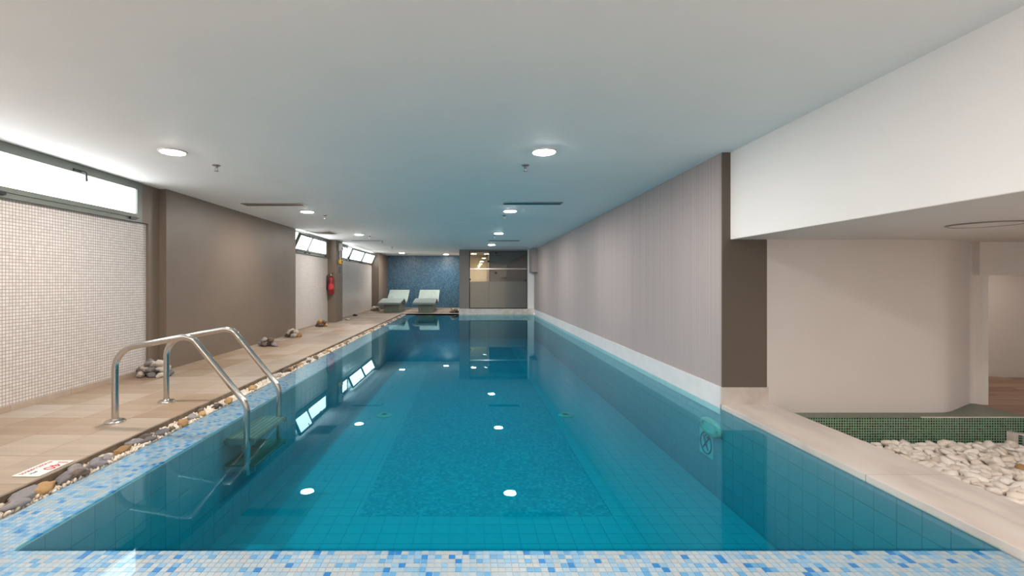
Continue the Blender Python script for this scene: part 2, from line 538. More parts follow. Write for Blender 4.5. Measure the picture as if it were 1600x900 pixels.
plank = MB().box(-0.595, 0.595, -0.097, 0.097, -0.01, 0.0)
pm_ = bpy.data.meshes.new('plank')
pm_.from_pydata(plank.v, [], plank.f)
pm_.materials.append(M['wood_floor'])
for r in range(10):
    for c in range(3):
        x = 5.165 + 0.6 + c * 1.2 - (0.6 if r % 2 else 0)
        w = 1.0
        if x < 5.7:
            x, w = 5.165 + 0.3, 0.5
        if x + 0.6 > 8.0:
            continue
        place(pm_, 'plank', (x, 4.1 + r * 0.2, -0.04), pf, scale=(w, 1, 1))

# ------------------------------------------------------------------ glass room at the far end
struct(MB().box(-0.41, -0.04, 17.10, 17.25, 0.2, ZC).box(-0.41, -0.33, 17.25, 21.0, -0.05, ZC), 'wall_corner', M['grey_brown'], 'grey-brown column between blue mosaic wall and glazed room', 'column')
struct(MB().box(2.155, 2.40, 17.10, 17.22, 0.2, ZC), 'trim_3', M['white'], 'narrow white jamb at the right end of the glazed screen', 'jamb')
struct(MB().box(-0.05, 2.16, 17.10, 17.2, 2.385, ZC), 'trim_4', M['grey_brown'], 'dark head strip over the glazed screen', 'trim')
bf = thing('baseboard_far', (1.0, 17.1, 0), 'pale marble plinth under the glazed screen', 'plinth', kind='structure')
for x0, x1 in ((-0.42, 0.52), (0.523, 1.46), (1.463, 2.40)):
    build(MB().box(x0, x1, 17.045, 17.26, -0.06, 0.215), 'plinth_slab', M['marble'], bf)
struct(MB().box(-0.35, 2.42, 17.25, 21.0, -0.05, ZD), 'floor', M['deck_joint'], 'floor of the room behind the glazed screen', 'floor')
struct(MB().box(-0.35, 2.6, 20.9, 21.05, ZD, ZC), 'wall_inner', M['cream'], 'cream lit wall seen through the upper left glass', 'wall')
struct(MB().box(0.76, 2.4, 18.3, 18.42, ZD, ZC).box(0.76, 0.86, 18.42, 20.9, ZD, ZC), 'wall_partition', M['dark_brown'], 'dark partition behind the right part of the glazed screen', 'wall')
struct(MB().box(2.4, 2.6, 17.3, 21.0, ZD, ZC), 'wall_inner', M['grey_brown'], 'right side wall inside the glazed room', 'wall')
gs = thing('window_4', (1.05, 17.15, 0.215), 'glazed screen with frosted lower half and clear upper panes', 'glass screen', kind='structure')
gb = MB()
gb.box(-0.04, -0.005, 17.12, 17.18, 0.215, 2.385).box(2.13, 2.155, 17.12, 17.18, 0.215, 2.385)
gb.box(-0.005, 2.13, 17.12, 17.18, 0.215, 0.245).box(-0.005, 2.13, 17.12, 17.18, 2.36, 2.385)
build(gb, 'frame', M['black'], gs)
for x0, x1 in ((-0.005, 0.70), (0.706, 2.13)):
    build(MB().box(x0, x1, 17.145, 17.153, 1.235, 2.36), 'clear_pane', M['glass'], gs)
    build(MB().box(x0, x1, 17.145, 17.153, 0.245, 1.235), 'frosted_pane', M['frosted'], gs)
build(MB().box(-0.005, 2.13, 17.115, 17.14, 1.695, 1.735), 'rail', M['steel'], gs)
for px, py in ((775, 395), (775, 426.5), (763, 408.5), (734.5, 436.5), (821, 438)):
    x, z = (px - VX) * 17.12 / F, CH - (py - VY) * 17.12 / F
    build(MB().lathe((x, 17.12, z), [(0.028, -0.012), (0.036, -0.006), (0.036, 0.03)], 14, 'y'), 'fitting', M['black'], gs, True)
lr = thing('downlight', (0.15, 19.4, ZC), 'warm round lamp inside the glazed room', 'ceiling light')
build(MB().lathe((0.15, 19.4, ZC), [(0.13, -0.002), (0.13, -0.012), (0.11, -0.02), (0.11, -0.002)], 24), 'rim', M['white_plastic'], lr, True)
build(MB().lathe((0.15, 19.4, ZC), [(0.108, -0.018), (0.108, -0.004)], 24), 'diffuser', M['warm_lamp'], lr)
struct(MB().box(2.215, 2.398, 16.2, 17.09, 1.575, ZC), 'trim_5', M['wallpaper'], 'boxed duct hung in the far right corner under the ceiling', 'duct box')

# ------------------------------------------------------------------ windows
def window(n, y0, y1, zb, sashes, label, x=-4.10):
    w = thing('window_%d' % n, (x, (y0 + y1) / 2, zb), label, 'window', kind='structure')
    t = 0.045
    f = MB().box(x - 0.07, x, y0, y1, zb, zb + t).box(x - 0.07, x, y0, y1, ZC - t, ZC)
    f.box(x - 0.07, x, y0, y0 + t, zb + t, ZC - t).box(x - 0.07, x, y1 - t, y1, zb + t, ZC - t)
    build(f, 'frame', M['frame'], w)
    for a, b in zip(sashes, sashes[1:]):
        build(MB().box(x - 0.07, x - 0.005, a[1], b[0], zb + t, ZC - t), 'mullion', M['frame'], w)
    for a, b, tilt in sashes:
        H, g = ZC - t - zb - t, 0.05
        ca, sa = math.cos(R(tilt)), math.sin(R(tilt))
        if tilt:
            H *= 0.985
        def tf(mb):           # swing about the lower edge, top into the room
            v = []
            for px, py, pz in mb.v:
                px, pz = px * ca + pz * sa, -px * sa + pz * ca
                v.append((x + px, py, zb + t + pz))
            mb.v = v
            return mb
        a1, b1 = a + 0.004, b - 0.004
        s = MB().box(-0.045, 0.012, a1, b1, 0.003, g).box(-0.045, 0.012, a1, b1, H - g, H - 0.003)
        s.box(-0.045, 0.012, a1, a1 + g, g, H - g).box(-0.045, 0.012, b1 - g, b1, g, H - g)
        so = build(tf(s), 'sash', M['frame'], w)
        build(tf(MB().box(-0.025, -0.012, a1 + g, b1 - g, g, H - g)), 'pane', M['pane'], so)
        ym = (a1 + b1) / 2
        h = MB().box(0.012, 0.026, ym - 0.055, ym + 0.045, H - 0.045, H - 0.018)
        h.tube(fillet([(0.02, ym + 0.03, H - 0.03), (0.06, ym + 0.05, H - 0.035), (0.055, ym + 0.065, H - 0.13)], [0.02], 4), 0.010, 8)
        build(tf(h), 'handle', M['black'], so, True)
        for yy in (a1 + 0.12, b1 - 0.12):
            build(tf(MB().box(0.0, 0.02, yy - 0.05, yy + 0.05, -0.025, 0.006)), 'hinge', M['black'], so)
    return w
window(1, -2.2, 5.69, 1.948, [(-2.155, -0.05, 0), (0.0, 1.83, 0), (1.88, 3.78, 0), (3.83, 5.645, 0)], 'long frosted window in the nearest bay, closed, black lever handle at top')  # nearer sashes run on unseen behind the camera to add daylight
window(2, 10.5, 13.05, 1.91, [(10.545, 11.43, 24), (11.48, 13.005, 0)], 'two-light frosted window between piers, its left sash tipped inward')
window(3, 13.92, 18.95, 1.91, [(13.965, 15.24, 0), (15.30, 17.05, 24), (17.10, 18.905, 24)], 'three-light frosted window nearest the blue wall, two sashes tipped inward')
struct(MB().box(-4.45, -4.11, YB, -2.2, 1.935, ZC), 'wall_left', M['niche'], 'plain left wall behind the viewer', 'wall')

# ------------------------------------------------------------------ deck
deck = thing('floor', (-3.3, 9, -0.05), 'sandstone tiled deck along the left of the pool', 'floor', kind='structure')
build(MB().box(-4.3, -2.545, YB, 17.05, -0.1, ZD - 0.008).box(-4.3, -0.33, 17.05, 21.0, -0.1, ZD - 0.008), 'screed', M['deck_joint'], deck)
def slab_mesh(name, sx, sy, sz, mat, bev=0.002):
    mb = MB().box(-sx / 2, sx / 2, -sy / 2, sy / 2, -sz, 0)
    me = bpy.data.meshes.new(name)
    me.from_pydata(mb.v, [], mb.f)
    me.materials.append(mat)
    finish(me, False, bev)
    return me
TY = 0.4275
cols = [(-4.155, -3.749), (-3.746, -3.33), (-3.327, -2.908), (-2.905, -2.556)]
ymeshes = {}
def deck_tile(x0, x1, y0, y1):
    k = (round(x1 - x0, 3), round(y1 - y0, 3))
    if k not in ymeshes:
        ymeshes[k] = slab_mesh('floor_tile', x1 - x0, y1 - y0, 0.02, M['deck'], 0.0015)
    place(ymeshes[k], 'floor_tile', ((x0 + x1) / 2, (y0 + y1) / 2, ZD + rnd.uniform(-0.0008, 0.0008)), deck)
y = 2.623 - 3 * TY
while y < 16.9:
    for a, b in cols:
        deck_tile(a, b, y + 0.0015, min(y + TY, 17.05) - 0.0015)
    y += TY
y = 17.2
xs = [-4.1 + i * 0.4225 for i in range(9)]
while y < 20.9:
    for a in xs:
        deck_tile(a + 0.0015, min(a + 0.4225, -0.42) - 0.0015, y + 0.0015, min(y + TY, 21.0) - 0.0015)
    y += TY
build(MB().box(-2.556, -2.535, 1.3, 17.05, -0.09, ZD + 0.001), 'edging', M['timber_edge'], deck)
build(MB().box(-2.556, -0.425, 17.05, 17.197, -0.09, ZD), 'far_coping', M['marble'], deck)
sk = thing('baseboard_left', (-4.14, 6, ZD), 'low sandstone skirting under the left wall', 'skirting', kind='structure')
y = 1.0
while y < 5.8:
    build(MB().box(-4.17, -4.138, y + 0.0015, min(y + 0.62, 5.825) - 0.0015, ZD, ZD + 0.055), 'skirting_tile', M['skirting'], sk)
    y += 0.62
for a, b, x in ((10.5, 13.25, -4.138), (13.92, 18.95, -4.088)):
    build(MB().box(x - 0.03, x, a, b, ZD, ZD + 0.04), 'skirting_tile', M['skirting'], sk)

# ------------------------------------------------------------------ pool basin
basin = thing('pool_basin', (0.17, 9.5, ZP - 0.1), 'tiled swimming pool basin with mosaic lane on the floor', 'pool', kind='structure')
build(MB().box(-2.06, 2.42, Y0, Y1, ZP - 0.1, ZP), 'floor_bed', M['pool_joint'], basin)
build(MB().box(2.407, 2.6, 1.55, 17.1, ZP - 0.1, -0.005), 'wall_bed', M['pool_joint'], basin)
build(MB().box(-2.45, 2.5, 17.06, 17.2, ZP - 0.1, -0.01), 'far_wall', M['pool_tile'], basin)
build(MB().box(-1.0, 1.27, 4.08, 16.0, ZP, ZP + 0.008), 'mosaic_lane', M['floor_mosaic'], basin)
PT = 0.145
def in_view(x, y, z):
    if y < 0.3:
        return False
    px, py = VX + F * x / y, VY + F * (CH - z) / y
    return -20 < px < 1620 and -20 < py < 920
def tile_field(parent, name, pts, mesh, halves, n_ind, mats=None, pick=None):
    """pts: tile centres. The n_ind nearest in view become objects, the rest one joined part."""
    near = sorted((p for p in pts if in_view(*p[:3])), key=lambda p: p[0] ** 2 + p[1] ** 2)[:n_ind]
    ids = set(map(id, near))
    for p in near:
        place(mesh[p[3]] if isinstance(mesh, list) else mesh, name, p[:3], parent)
    rest = MB()
    hx, hy, hz = halves
    for p in pts:
        if id(p) not in ids:
            rest.box(p[0] - hx, p[0] + hx, p[1] - hy, p[1] + hy, p[2] - hz, p[2] + hz, p[3] if len(p) > 3 else 0)
    if rest.v:
        o = build(rest, name + '_field', mats, parent, recalc=False)
        o['kind'] = 'stuff'
def box_mesh(name, hx, hy, hz, mat):
    mb = MB().box(-hx, hx, -hy, hy, -hz, hz)
    me = bpy.data.meshes.new(name)
    me.from_pydata(mb.v, [], mb.f)
    me.materials.append(mat)
    return me
g = PT / 2 - 0.0015
pts = []
for i in range(31):
    for j in range(104):
        x, yy = -2.058 + PT / 2 + i * PT, Y0 + PT / 2 + j * PT
        if -1.0 - g < x < 1.27 + g and 4.08 - g < yy < 16.0 + g:
            if x - g < -1.0 - 0.01 or x + g > 1.28 or yy - g < 4.07:
                pass
            else:
                continue
        pts.append((x, yy, ZP + 0.003))
tile_field(basin, 'floor_tile', pts, box_mesh('pool_floor_tile', g, g, 0.003, M['pool_floor_tile']), (g, g, 0.003), 300, M['pool_floor_tile'])
pts = [(2.404, 1.62 + j * PT, -0.075 - k * PT) for j in range(107) for k in range(6)]
tile_field(basin, 'wall_tile', pts, box_mesh('pool_wall_tile', 0.003, g, g, M['pool_tile']), (0.003, g, g), 300, M['pool_tile'])

# ledges: low walls topped with small mosaic, under a film of running water
TP = 0.0302
def ledge(name, label, bx, xr, yr, n_ind, wts=LEDGE_W):
    l = thing(name, ((bx[0] + bx[1]) / 2, (bx[2] + bx[3]) / 2, ZP - 0.1), label, 'pool edge', kind='structure')
    build(MB().box(bx[0], bx[1], bx[2], bx[3], ZP - 0.1, -0.0125), 'bed', M['ledge_grout'], l)
    h = TP / 2 - 0.0013
    meshes = [box_mesh('mosaic_tile', h, h, 0.002, m) for m in LEDGE]
    pts = []
    for i in range(int(round((xr[1] - xr[0]) / TP))):
        for j in range(int(round((yr[1] - yr[0]) / TP))):
            pts.append((xr[0] + (i + .5) * TP, yr[1] - (j + .5) * TP, -0.0115, rnd.choices(range(6), wts)[0]))
    tile_field(l, 'mosaic_tile', pts, meshes, (h, h, 0.002), n_ind, LEDGE)
    return l
lf = ledge('pool_ledge', 'blue and white mosaic overflow ledge across the front of the pool', (-2.39, 2.40, 1.55, Y0), (-2.058, 2.41), (1.57, Y0 - 0.001), 300)
ll = ledge('pool_ledge', 'blue and white mosaic overflow ledge along the left side of the pool', (XL0, XL1, Y0, 17.06), (XL0, XL1), (1.57, 17.055), 300, [0.17, 0.27, 0.30, 0.15, 0.04, 0.07])
build(MB().box(XL0, XL1, 1.55, Y0, ZP - 0.1, -0.0125), 'bed', M['ledge_grout'], ll)
# inner face tiles of the left ledge
pts = [(-2.056, Y0 + PT / 2 + j * PT, -0.09 - k * PT) for j in range(103) for k in range(6)]
tile_field(ll, 'wall_tile', pts, box_mesh('pool_wall_tile', 0.003, g, g, M['pool_tile']), (0.003, g, g), 120, M['pool_tile'])

# coping slabs on the right
cp = thing('pool_coping', (2.64, 3, 0), 'cream marble coping slabs along the right edge of the pool', 'coping', kind='structure')
for y0, y1 in ((1.2, 2.752), (2.756, 4.335)):
    build(MB().box(2.392, 2.88, y0, y1, -0.008, ZD), 'coping_slab', M['marble'], cp, bev=0.002)
build(MB().box(2.45, 2.87, 1.2, 4.335, -0.4, -0.008), 'footing', M['concrete'], cp)
build(MB().box(2.396, 2.878, 2.7515, 2.7565, -0.008, ZD - 0.001), 'joint', M['deck_joint'], cp)
struct(MB().box(-4.3, 2.88, YB, 1.55, -0.15, -0.045), 'floor', M['skirting'], 'floor below the front ledge where the viewer stands', 'floor')

# water
def water():
    xb, yb = [XL0 + 0.002, XL1 + 0.001, 2.41], [1.57, Y0 + 0.001, 17.065]
    dz = {(0, 0): -0.02, (1, 0): -0.02, (0, 1): -0.02, (1, 1): ZP - 0.01}
    vs, fs, idx, ms = [], [], {}, []
    def V(x, y, z):
        k = (round(x, 5), round(y, 5), round(z, 5))
        if k not in idx:
            idx[k] = len(vs)
            vs.append(k)
        return idx[k]
    for (i, j), z in dz.items():
        x0, x1, y0, y1 = xb[i], xb[i + 1], yb[j], yb[j + 1]
        fs.append((V(x0, y0, 0), V(x1, y0, 0), V(x1, y1, 0), V(x0, y1, 0)))
        fs.append((V(x0, y1, z), V(x1, y1, z), V(x1, y0, z), V(x0, y0, z)))
        for a, b, ni, nj in (((x0, y0), (x1, y0), i, j - 1), ((x1, y0), (x1, y1), i + 1, j), ((x1, y1), (x0, y1), i, j + 1), ((x0, y1), (x0, y0), i - 1, j)):
            nz = dz.get((ni, nj), 0.0)
            if nz > z + 1e-6:
                if nz == 0.0:
                    fs.append((V(*a, z), V(*b, z), V(*b, 0), V(*a, 0)))
                else:
                    fs.append((V(*a, z), V(*b, z), V(*b, nz), V(*a, nz)))
        ms += [0 if z < -0.1 else 1] * (len(fs) - len(ms))
    mb = MB()
    mb.v, mb.f, mb.m = vs, fs, ms
    return mb
tag(build(water(), 'pool_water', [M['water'], M['film']]), 'still clear turquoise water filling the pool to its brim', 'water', kind='stuff')

# ------------------------------------------------------------------ green mosaic kerb and pebble bed
kb = thing('kerb', (4.0, 4.26, -0.3), 'low green mosaic kerb at the foot of the warm white wall', 'kerb', kind='structure')
build(MB().box(2.87, 8.0, 4.19, 4.24, -0.4, -0.046), 'face', M['green_mosaic'], kb)
top = [(2.87, 4.19), (5.165, 4.19), (5.165, 4.75), (2.87, 4.75)]
build(MB().prism(top, -0.046, -0.04, 'z'), 'top', M['green_mosaic_top'], kb)
build(MB().box(5.165, 8.0, 4.19, 4.24, -0.046, -0.03), 'nosing', M['marble'], kb)
build(MB().box(4.15, 5.165, 4.184, 4.196, -0.046, -0.036), 'edge_strip', M['marble'], kb)
k2 = thing('kerb', (5.05, 3.8, -0.3), 'short green mosaic return with marble corner at the right frame edge', 'kerb', kind='structure')
build(MB().prism([(4.965, 4.18), (5.9, 3.3), (6.0, 3.4), (5.06, 4.18)], -0.4, -0.19, 'z'), 'face', M['green_mosaic_side'], k2)
build(MB().prism([(4.955, 4.185), (5.9, 3.29), (6.01, 3.41), (5.06, 4.185)], -0.19, -0.175, 'z'), 'cap', M['marble'], k2)
build(MB().box(4.93, 4.975, 4.13, 4.185, -0.4, -0.165), 'corner_post', M['marble'], k2)
struct(MB().box(2.87, 8.0, YB, 4.2, -0.42, -0.36), 'floor', M['concrete'], 'bed below the white pebbles', 'floor')

def stone_mesh(name, seed, mat, sub=2, rough=0.22, flat=0.6):
    bm = bmesh.new()
    bmesh.ops.create_icosphere(bm, subdivisions=sub, radius=1)
    r = random.Random(seed)
    off = Vector((r.uniform(0, 50), r.uniform(0, 50), r.uniform(0, 50)))
    for v in bm.verts:
        d = 1 + rough * noise.noise(v.co * 1.3 + off) + rough * 0.4 * noise.noise(v.co * 3 + off)
        v.co = Vector((v.co.x * d, v.co.y * d * 0.75, v.co.z * d * flat))
    me = bpy.data.meshes.new(name)
    bm.to_mesh(me)
    bm.free()
    me.materials.append(mat)
    me.polygons.foreach_set('use_smooth', [True] * len(me.polygons))
    return me
def joined(name, items, protos, mat, label, cat):
    """many small stones as one object: items are (proto index, loc, rot, scale)"""
    from mathutils import Matrix, Euler
    vs, fs = [], []
    for k, loc, rot, sc in items:
        me = protos[k]
        m = Matrix.LocRotScale(Vector(loc), Euler(rot), Vector(sc))
        b = len(vs)
        vs += [tuple(m @ v.co) for v in me.vertices]
        fs += [tuple(b + i for i in p.vertices) for p in me.polygons]
    mb = MB()
    mb.v, mb.f, mb.m = vs, fs, [0] * len(fs)
    o = build(mb, name, mat, recalc=False)
    o.data.polygons.foreach_set('use_smooth', [True] * len(fs))
    return tag(o, label, cat, kind='stuff')

peb = [stone_mesh('pebble', 100 + i, M['pebble'], 2, 0.45, 0.55) for i in range(8)]
cand = []
for layer, zc in ((0, -0.305), (1, -0.262)):
    yy = 1.6
    while yy < 4.15:
        xx = 2.95 + (0.03 if layer else 0)
        while xx < 5.75:
            s = rnd.uniform(0.030, 0.062)
            x, yq = xx + rnd.uniform(-0.022, 0.022), min(yy + rnd.uniform(-0.022, 0.022), 4.185 - s)
            if not (x > 4.9 and yq > 3.2 and (x - 4.93) + (yq - 4.14) > -0.1):
                cand.append((layer, (x, yq, zc + rnd.uniform(-0.012, 0.018)), (rnd.uniform(-.6, .6), rnd.uniform(-.6, .6), rnd.uniform(0, 6.28)), s))
            xx += 0.071
        yy += 0.071
def visible_peb(c):
    x, yq, z = c[1]
    return c[0] == 1 and in_view(x, yq, z) and x > 2.88 * (CH - z) / (CH - ZD) - 0.03
vis = sorted((c for c in cand if visible_peb(c)), key=lambda c: c[1][1])[:300]
ids = set(map(id, vis))
rest = []
for c in cand:
    k = rnd.randrange(8)
    sc = (c[3] * rnd.uniform(1, 1.35), c[3], c[3])
    if id(c) in ids:
        o = place(peb[k], 'pebble', c[1], None, c[2], sc)
        tag(o, 'rough white marble pebble in the bed below the green kerb', 'pebble', 'white pebbles in the bed')
    else:
        rest.append((k, c[1], c[2], sc))
joined('pebble_bed', rest, peb, M['pebble'], 'further white pebbles filling the bed beside the marble coping', 'pebbles')
o = place(stone_mesh('ochre_pebble', 999, M['stone_ochre'], 2, 0.4, 0.6), 'pebble', at(1597, 731, -0.235), None, (0.2, 0.1, 0.5), (0.05, 0.05, 0.05))
tag(o, 'single ochre pebble among the white ones at the right edge', 'pebble')

# ------------------------------------------------------------------ stone channel on the left
struct(MB().box(-2.535, XL0, 1.2, 17.05, -0.12, -0.055), 'trim_6', M['concrete'], 'bottom of the overflow channel under the stones', 'channel')
gp = [stone_mesh('gravel_stone', 200 + i, M['gravel'], 1, 0.35, 0.7) for i in range(6)]
cand = []
yy = 1.6
while yy < 17.0:
    step = 0.019 if yy < 7 else 0.026
    xx = -2.525
    while xx < -2.408:
        for lay in (0, 1):
            s = rnd.uniform(0.010, 0.018) * (1 if yy < 7 else 1.35)
            cand.append((lay, (xx + rnd.uniform(-.006, .006), yy + rnd.uniform(-.008, .008), (-0.034 if lay == 0 else -0.012) + rnd.uniform(-.008, .008) + 0.004),
                         (rnd.uniform(0, 6), rnd.uniform(0, 6), rnd.uniform(0, 6)), s))
        xx += step
    yy += step
near = sorted((c for c in cand if c[0] == 1 and in_view(*c[1])), key=lambda c: c[1][1])[:300]
ids = set(map(id, near))
rest = []
for c in cand:
    k, sc = rnd.randrange(6), (c[3] * rnd.uniform(1, 1.4), c[3], c[3])
    if id(c) in ids:
        tag(place(gp[k], 'gravel_stone', c[1], None, c[2], sc), 'small cream gravel stone at the near end of the left channel', 'gravel stone', 'small cream gravel in the left channel')
    else:
        rest.append((k, c[1], c[2], sc))
joined('gravel', rest, gp, M['gravel'], 'small cream gravel filling the channel between deck and pool', 'gravel')

kinds = {k: [stone_mesh('%s_stone' % k, 300 + 10 * i + j, M['stone_' + k], 3, 0.42, 0.66) for j in range(3)] for i, k in enumerate(('grey', 'ochre', 'brown', 'pale'))}
# nearest large stones, read off the photograph: pixel centre, half length along the channel, kind
BIG = [(16, 792, .050, 'brown', 'small brown stone at the lower left corner of the frame'),
       (24, 776, .075, 'grey', 'large grey stone against the deck edge nearest the viewer'),
       (31, 789, .062, 'grey', 'rounded grey stone lying beside the front left corner of the mosaic'),
       (66, 766, .070, 'ochre', 'big rough ochre stone in the channel before the depth sign'),
       (101, 749, .062, 'grey', 'knobbly grey stone beside the depth sign'),
       (116, 737, .070, 'grey', 'long smooth grey stone leaning on the deck edge by the sign'),
       (127, 742, .060, 'brown', 'slim grey-brown stone against the mosaic ledge past the sign'),
       (152, 726, .066, 'grey', 'dark grey stone lying lengthwise beyond the depth sign'),
       (168, 717, .045, 'grey', 'mid grey stone just past the long grey one'),
       (165, 714, .040, 'pale', 'pale tan stone half buried in gravel'),
       (190, 705, .060, 'ochre', 'flat ochre stone in cream gravel left of the ladder foot'),
       (212, 692, .060, 'grey', 'broad grey stone level with the near ladder foot'),
       (233, 688, .050, 'grey', 'grey stone against the ledge level with the near ladder foot'),
       (222, 684, .050, 'brown', 'dark stone touching the deck edge near the ladder'),
       (253, 677, .055, 'grey', 'pale grey stone between the ladder feet'),
       (268, 671, .035, 'brown', 'small round brown stone between the ladder feet'),
       (287, 662, .062, 'ochre', 'orange-ochre stone level with the far ladder foot'),
       (301, 653, .055, 'grey', 'speckled grey stone past the orange one'),
       (316, 648, .050, 'ochre', 'yellow ochre stone under the sloping handrail'),
       (312, 643, .045, 'brown', 'dark stone on top of the gravel under the handrail'),
       (339, 636, .055, 'brown', 'brown flat stone under the near handrail'),
       (358, 627, .060, 'ochre', 'flat ochre stone beside the near handrail bend'),
       (395, 607, .070, 'ochre', 'long ochre stone between the two handrails'),
       (413, 598, .055, 'pale', 'white round stone just left of the far handrail'),
       (431, 589, .075, 'pale', 'tan stone behind the far handrail'),
       (443, 580, .085, 'brown', 'large dark stone just past the far handrail')]
def chan(px, py, kind, s, label, group=None):
    x, yq, z = at(px, py, 0.005)
    x = max(-2.52 + s * 0.42, min(-2.405 - s * 0.42, x))
    me = rnd.choice(kinds[kind])
    o = place(me, 'river_stone', (x, yq, 0.010), None, (rnd.uniform(-.15, .15), rnd.uniform(-.15, .15), 1.57 + rnd.uniform(-.35, .35)), (s, s * 0.72, s * 0.62))
    tag(o, label, 'stone', group or 'river stones in the left channel')
for px, py, s, k, lab in BIG:
    chan(px, py, k, s * 1.12, lab)
yy = 6.15
while yy < 16.9:
    k = rnd.choices(['grey', 'ochre', 'brown', 'pale'], [.2, .22, .28, .3])[0]
    s = rnd.uniform(0.045, 0.085)
    x = -2.462 + rnd.uniform(-0.03, 0.03)
    o = place(rnd.choice(kinds[k]), 'river_stone', (x, yy, 0.0), None, (rnd.uniform(-.2, .2), rnd.uniform(-.2, .2), 1.57 + rnd.uniform(-.5, .5)), (s, s * 0.72, s * 0.62))
    nm = {'grey': 'grey', 'ochre': 'ochre', 'brown': 'dark brown', 'pale': 'pale tan'}[k]
    tag(o, '%s river stone in the far stretch of the left channel' % nm, 'stone', '%s stones in the far channel' % nm)
    yy += s * rnd.uniform(1.3, 2.1)

# rock piles on the deck
def pile(cx, cy, w, n, size, ks, where, depth=0.16, layers=(0.55, 0.32, 0.13)):
    left, z = n, ZD
    for L, fr in enumerate(layers):
        m = max(1, round(n * fr)) if left else 0
        m = min(m, left)
        left -= m
        ww = w * (1 - 0.3 * L)
        for i in range(m):
            t = (i + 0.5) / m - 0.5
            s = size * rnd.uniform(0.85, 1.15)
            k = rnd.choice(ks)
            o = place(rnd.choice(kinds[k]), 'river_stone',
                      (cx + t * ww + rnd.uniform(-.02, .02), cy + (depth * 0.5 * (-1) ** i if L == 0 else 0) * rnd.uniform(.5, 1), z + s * 0.5), None,
                      (rnd.uniform(-.3, .3), rnd.uniform(-.35, .35), rnd.uniform(-0.7, 0.7)), (s, s * 0.9, s * 0.95))
            nm = {'grey': 'grey', 'ochre': 'ochre', 'brown': 'dark brown', 'pale': 'pale'}[k]
            tag(o, '%s river stone in the pile %s' % (nm, where), 'stone', '%s stones in the pile %s' % (nm, where))
        z += size * 1.0
pile(-3.90, 5.60, 0.38, 17, 0.064, ['grey', 'grey', 'pale'], 'between mosaic wall and first pier', 0.12, (0.41, 0.35, 0.24))
pile(-3.70, 8.3, 0.34, 6, 0.072, ['brown', 'brown', 'grey'], 'halfway along the first pier', 0.1, (0.67, 0.33))
pile(-3.75, 9.65, 0.26, 6, 0.078, ['brown', 'pale', 'ochre'], 'near the far end of the first pier', 0.1, (0.5, 0.5))
pile(-3.90, 11.95, 0.28, 5, 0.085, ['brown', 'brown', 'ochre'], 'under the two-light window', 0.1, (0.6, 0.4))
pile(-3.84, 18.45, 0.30, 6, 0.095, ['brown', 'grey', 'pale'], 'beside the left lounger', 0.1, (0.5, 0.5))
pile(-0.62, 17.45, 0.30, 6, 0.085, ['brown', 'pale', 'ochre'], 'against the marble plinth at the far end', 0.1, (0.5, 0.5))
for x, yq, s, lab in ((-3.98, 15.75, 0.08, 'lone dark stone on the deck under the three-light window'), (-3.80, 14.05, 0.07, 'pale stone at the foot of the slim pier')):
    k = 'brown' if 'dark' in lab else 'pale'
    tag(place(kinds[k][0], 'river_stone', (x, yq, ZD + s * 0.45), None, (0, 0.1, 0.3), (s, s, s * 0.8)), lab, 'stone')

# ------------------------------------------------------------------ pool ladder
lad = thing('pool_ladder', (-2.4, 4.1, ZD), 'stainless steel pool ladder with two arched handrails and dark treads', 'pool ladder')
for yq in (3.79, 4.43):
    path = fillet([(-2.956, yq, ZD), (-2.956, yq, 0.639), (-2.327, yq, 0.758), (-1.858, yq, 0.179), (-1.858, yq, -0.40)], [0.19, 0.13, 0.20], 10)
    hr = build(MB().tube(path, 0.0255, 18), 'handrail', M['steel'], lad, True)
    build(MB().lathe((-2.956, yq, ZD), [(0.075, 0.001), (0.075, 0.006), (0.066, 0.014), (0.035, 0.018), (0.03, 0.03)], 28), 'flange', M['steel'], lad, True)
    for k in range(2):
        z = -0.135 - k * 0.22
        build(MB().box(-2.045, -1.79, yq - 0.008, yq + 0.008, z - 0.015, z + 0.025).tube([(-1.858, yq - 0.035, z), (-1.858, yq + 0.035, z)], 0.012, 10), 'bracket', M['steel'], hr)
for k in range(2):
    z = -0.10 - k * 0.22
    tr = build(MB().box(-2.045, -1.79, 3.80, 4.42, z - 0.03, z - 0.006), 'tread', M['tread'], lad, bev=0.004)
    for i in range(6):
        x = -2.04 + i * 0.042
        build(MB().box(x, x + 0.034, 3.80, 4.42, z - 0.006, z), 'tread_rib', M['tread'], tr)

# ------------------------------------------------------------------ depth sign on the deck
sg = thing('depth_sign', (-2.65, 2.835, ZD), 'white plate with red depth figures lying on the deck edge', 'sign')
build(MB().box(-2.735, -2.57, 2.715, 2.955, ZD + 0.001, ZD + 0.006), 'plate', M['white_plastic'], sg, bev=0.001)
def text(body, size, loc, rotz, mat, parent, name, rot=None):
    cu = bpy.data.curves.new(name, 'FONT')
    cu.body = body
    cu.size = size
    cu.extrude = 0.0006
    cu.align_x = 'CENTER'
    cu.align_y = 'CENTER'
    t = bpy.data.objects.new(name, cu)
    C.objects.link(t)
    dg = bpy.context.evaluated_depsgraph_get()
    me = bpy.data.meshes.new_from_object(t.evaluated_get(dg))
    bpy.data.objects.remove(t)
    me.materials.clear()
    me.materials.append(mat)
    return place(me, name, loc, parent, rot or (0, 0, rotz))
text('140', 0.095, (-2.617, 2.875, ZD + 0.007), R(-90), M['sign_red'], sg, 'figures')
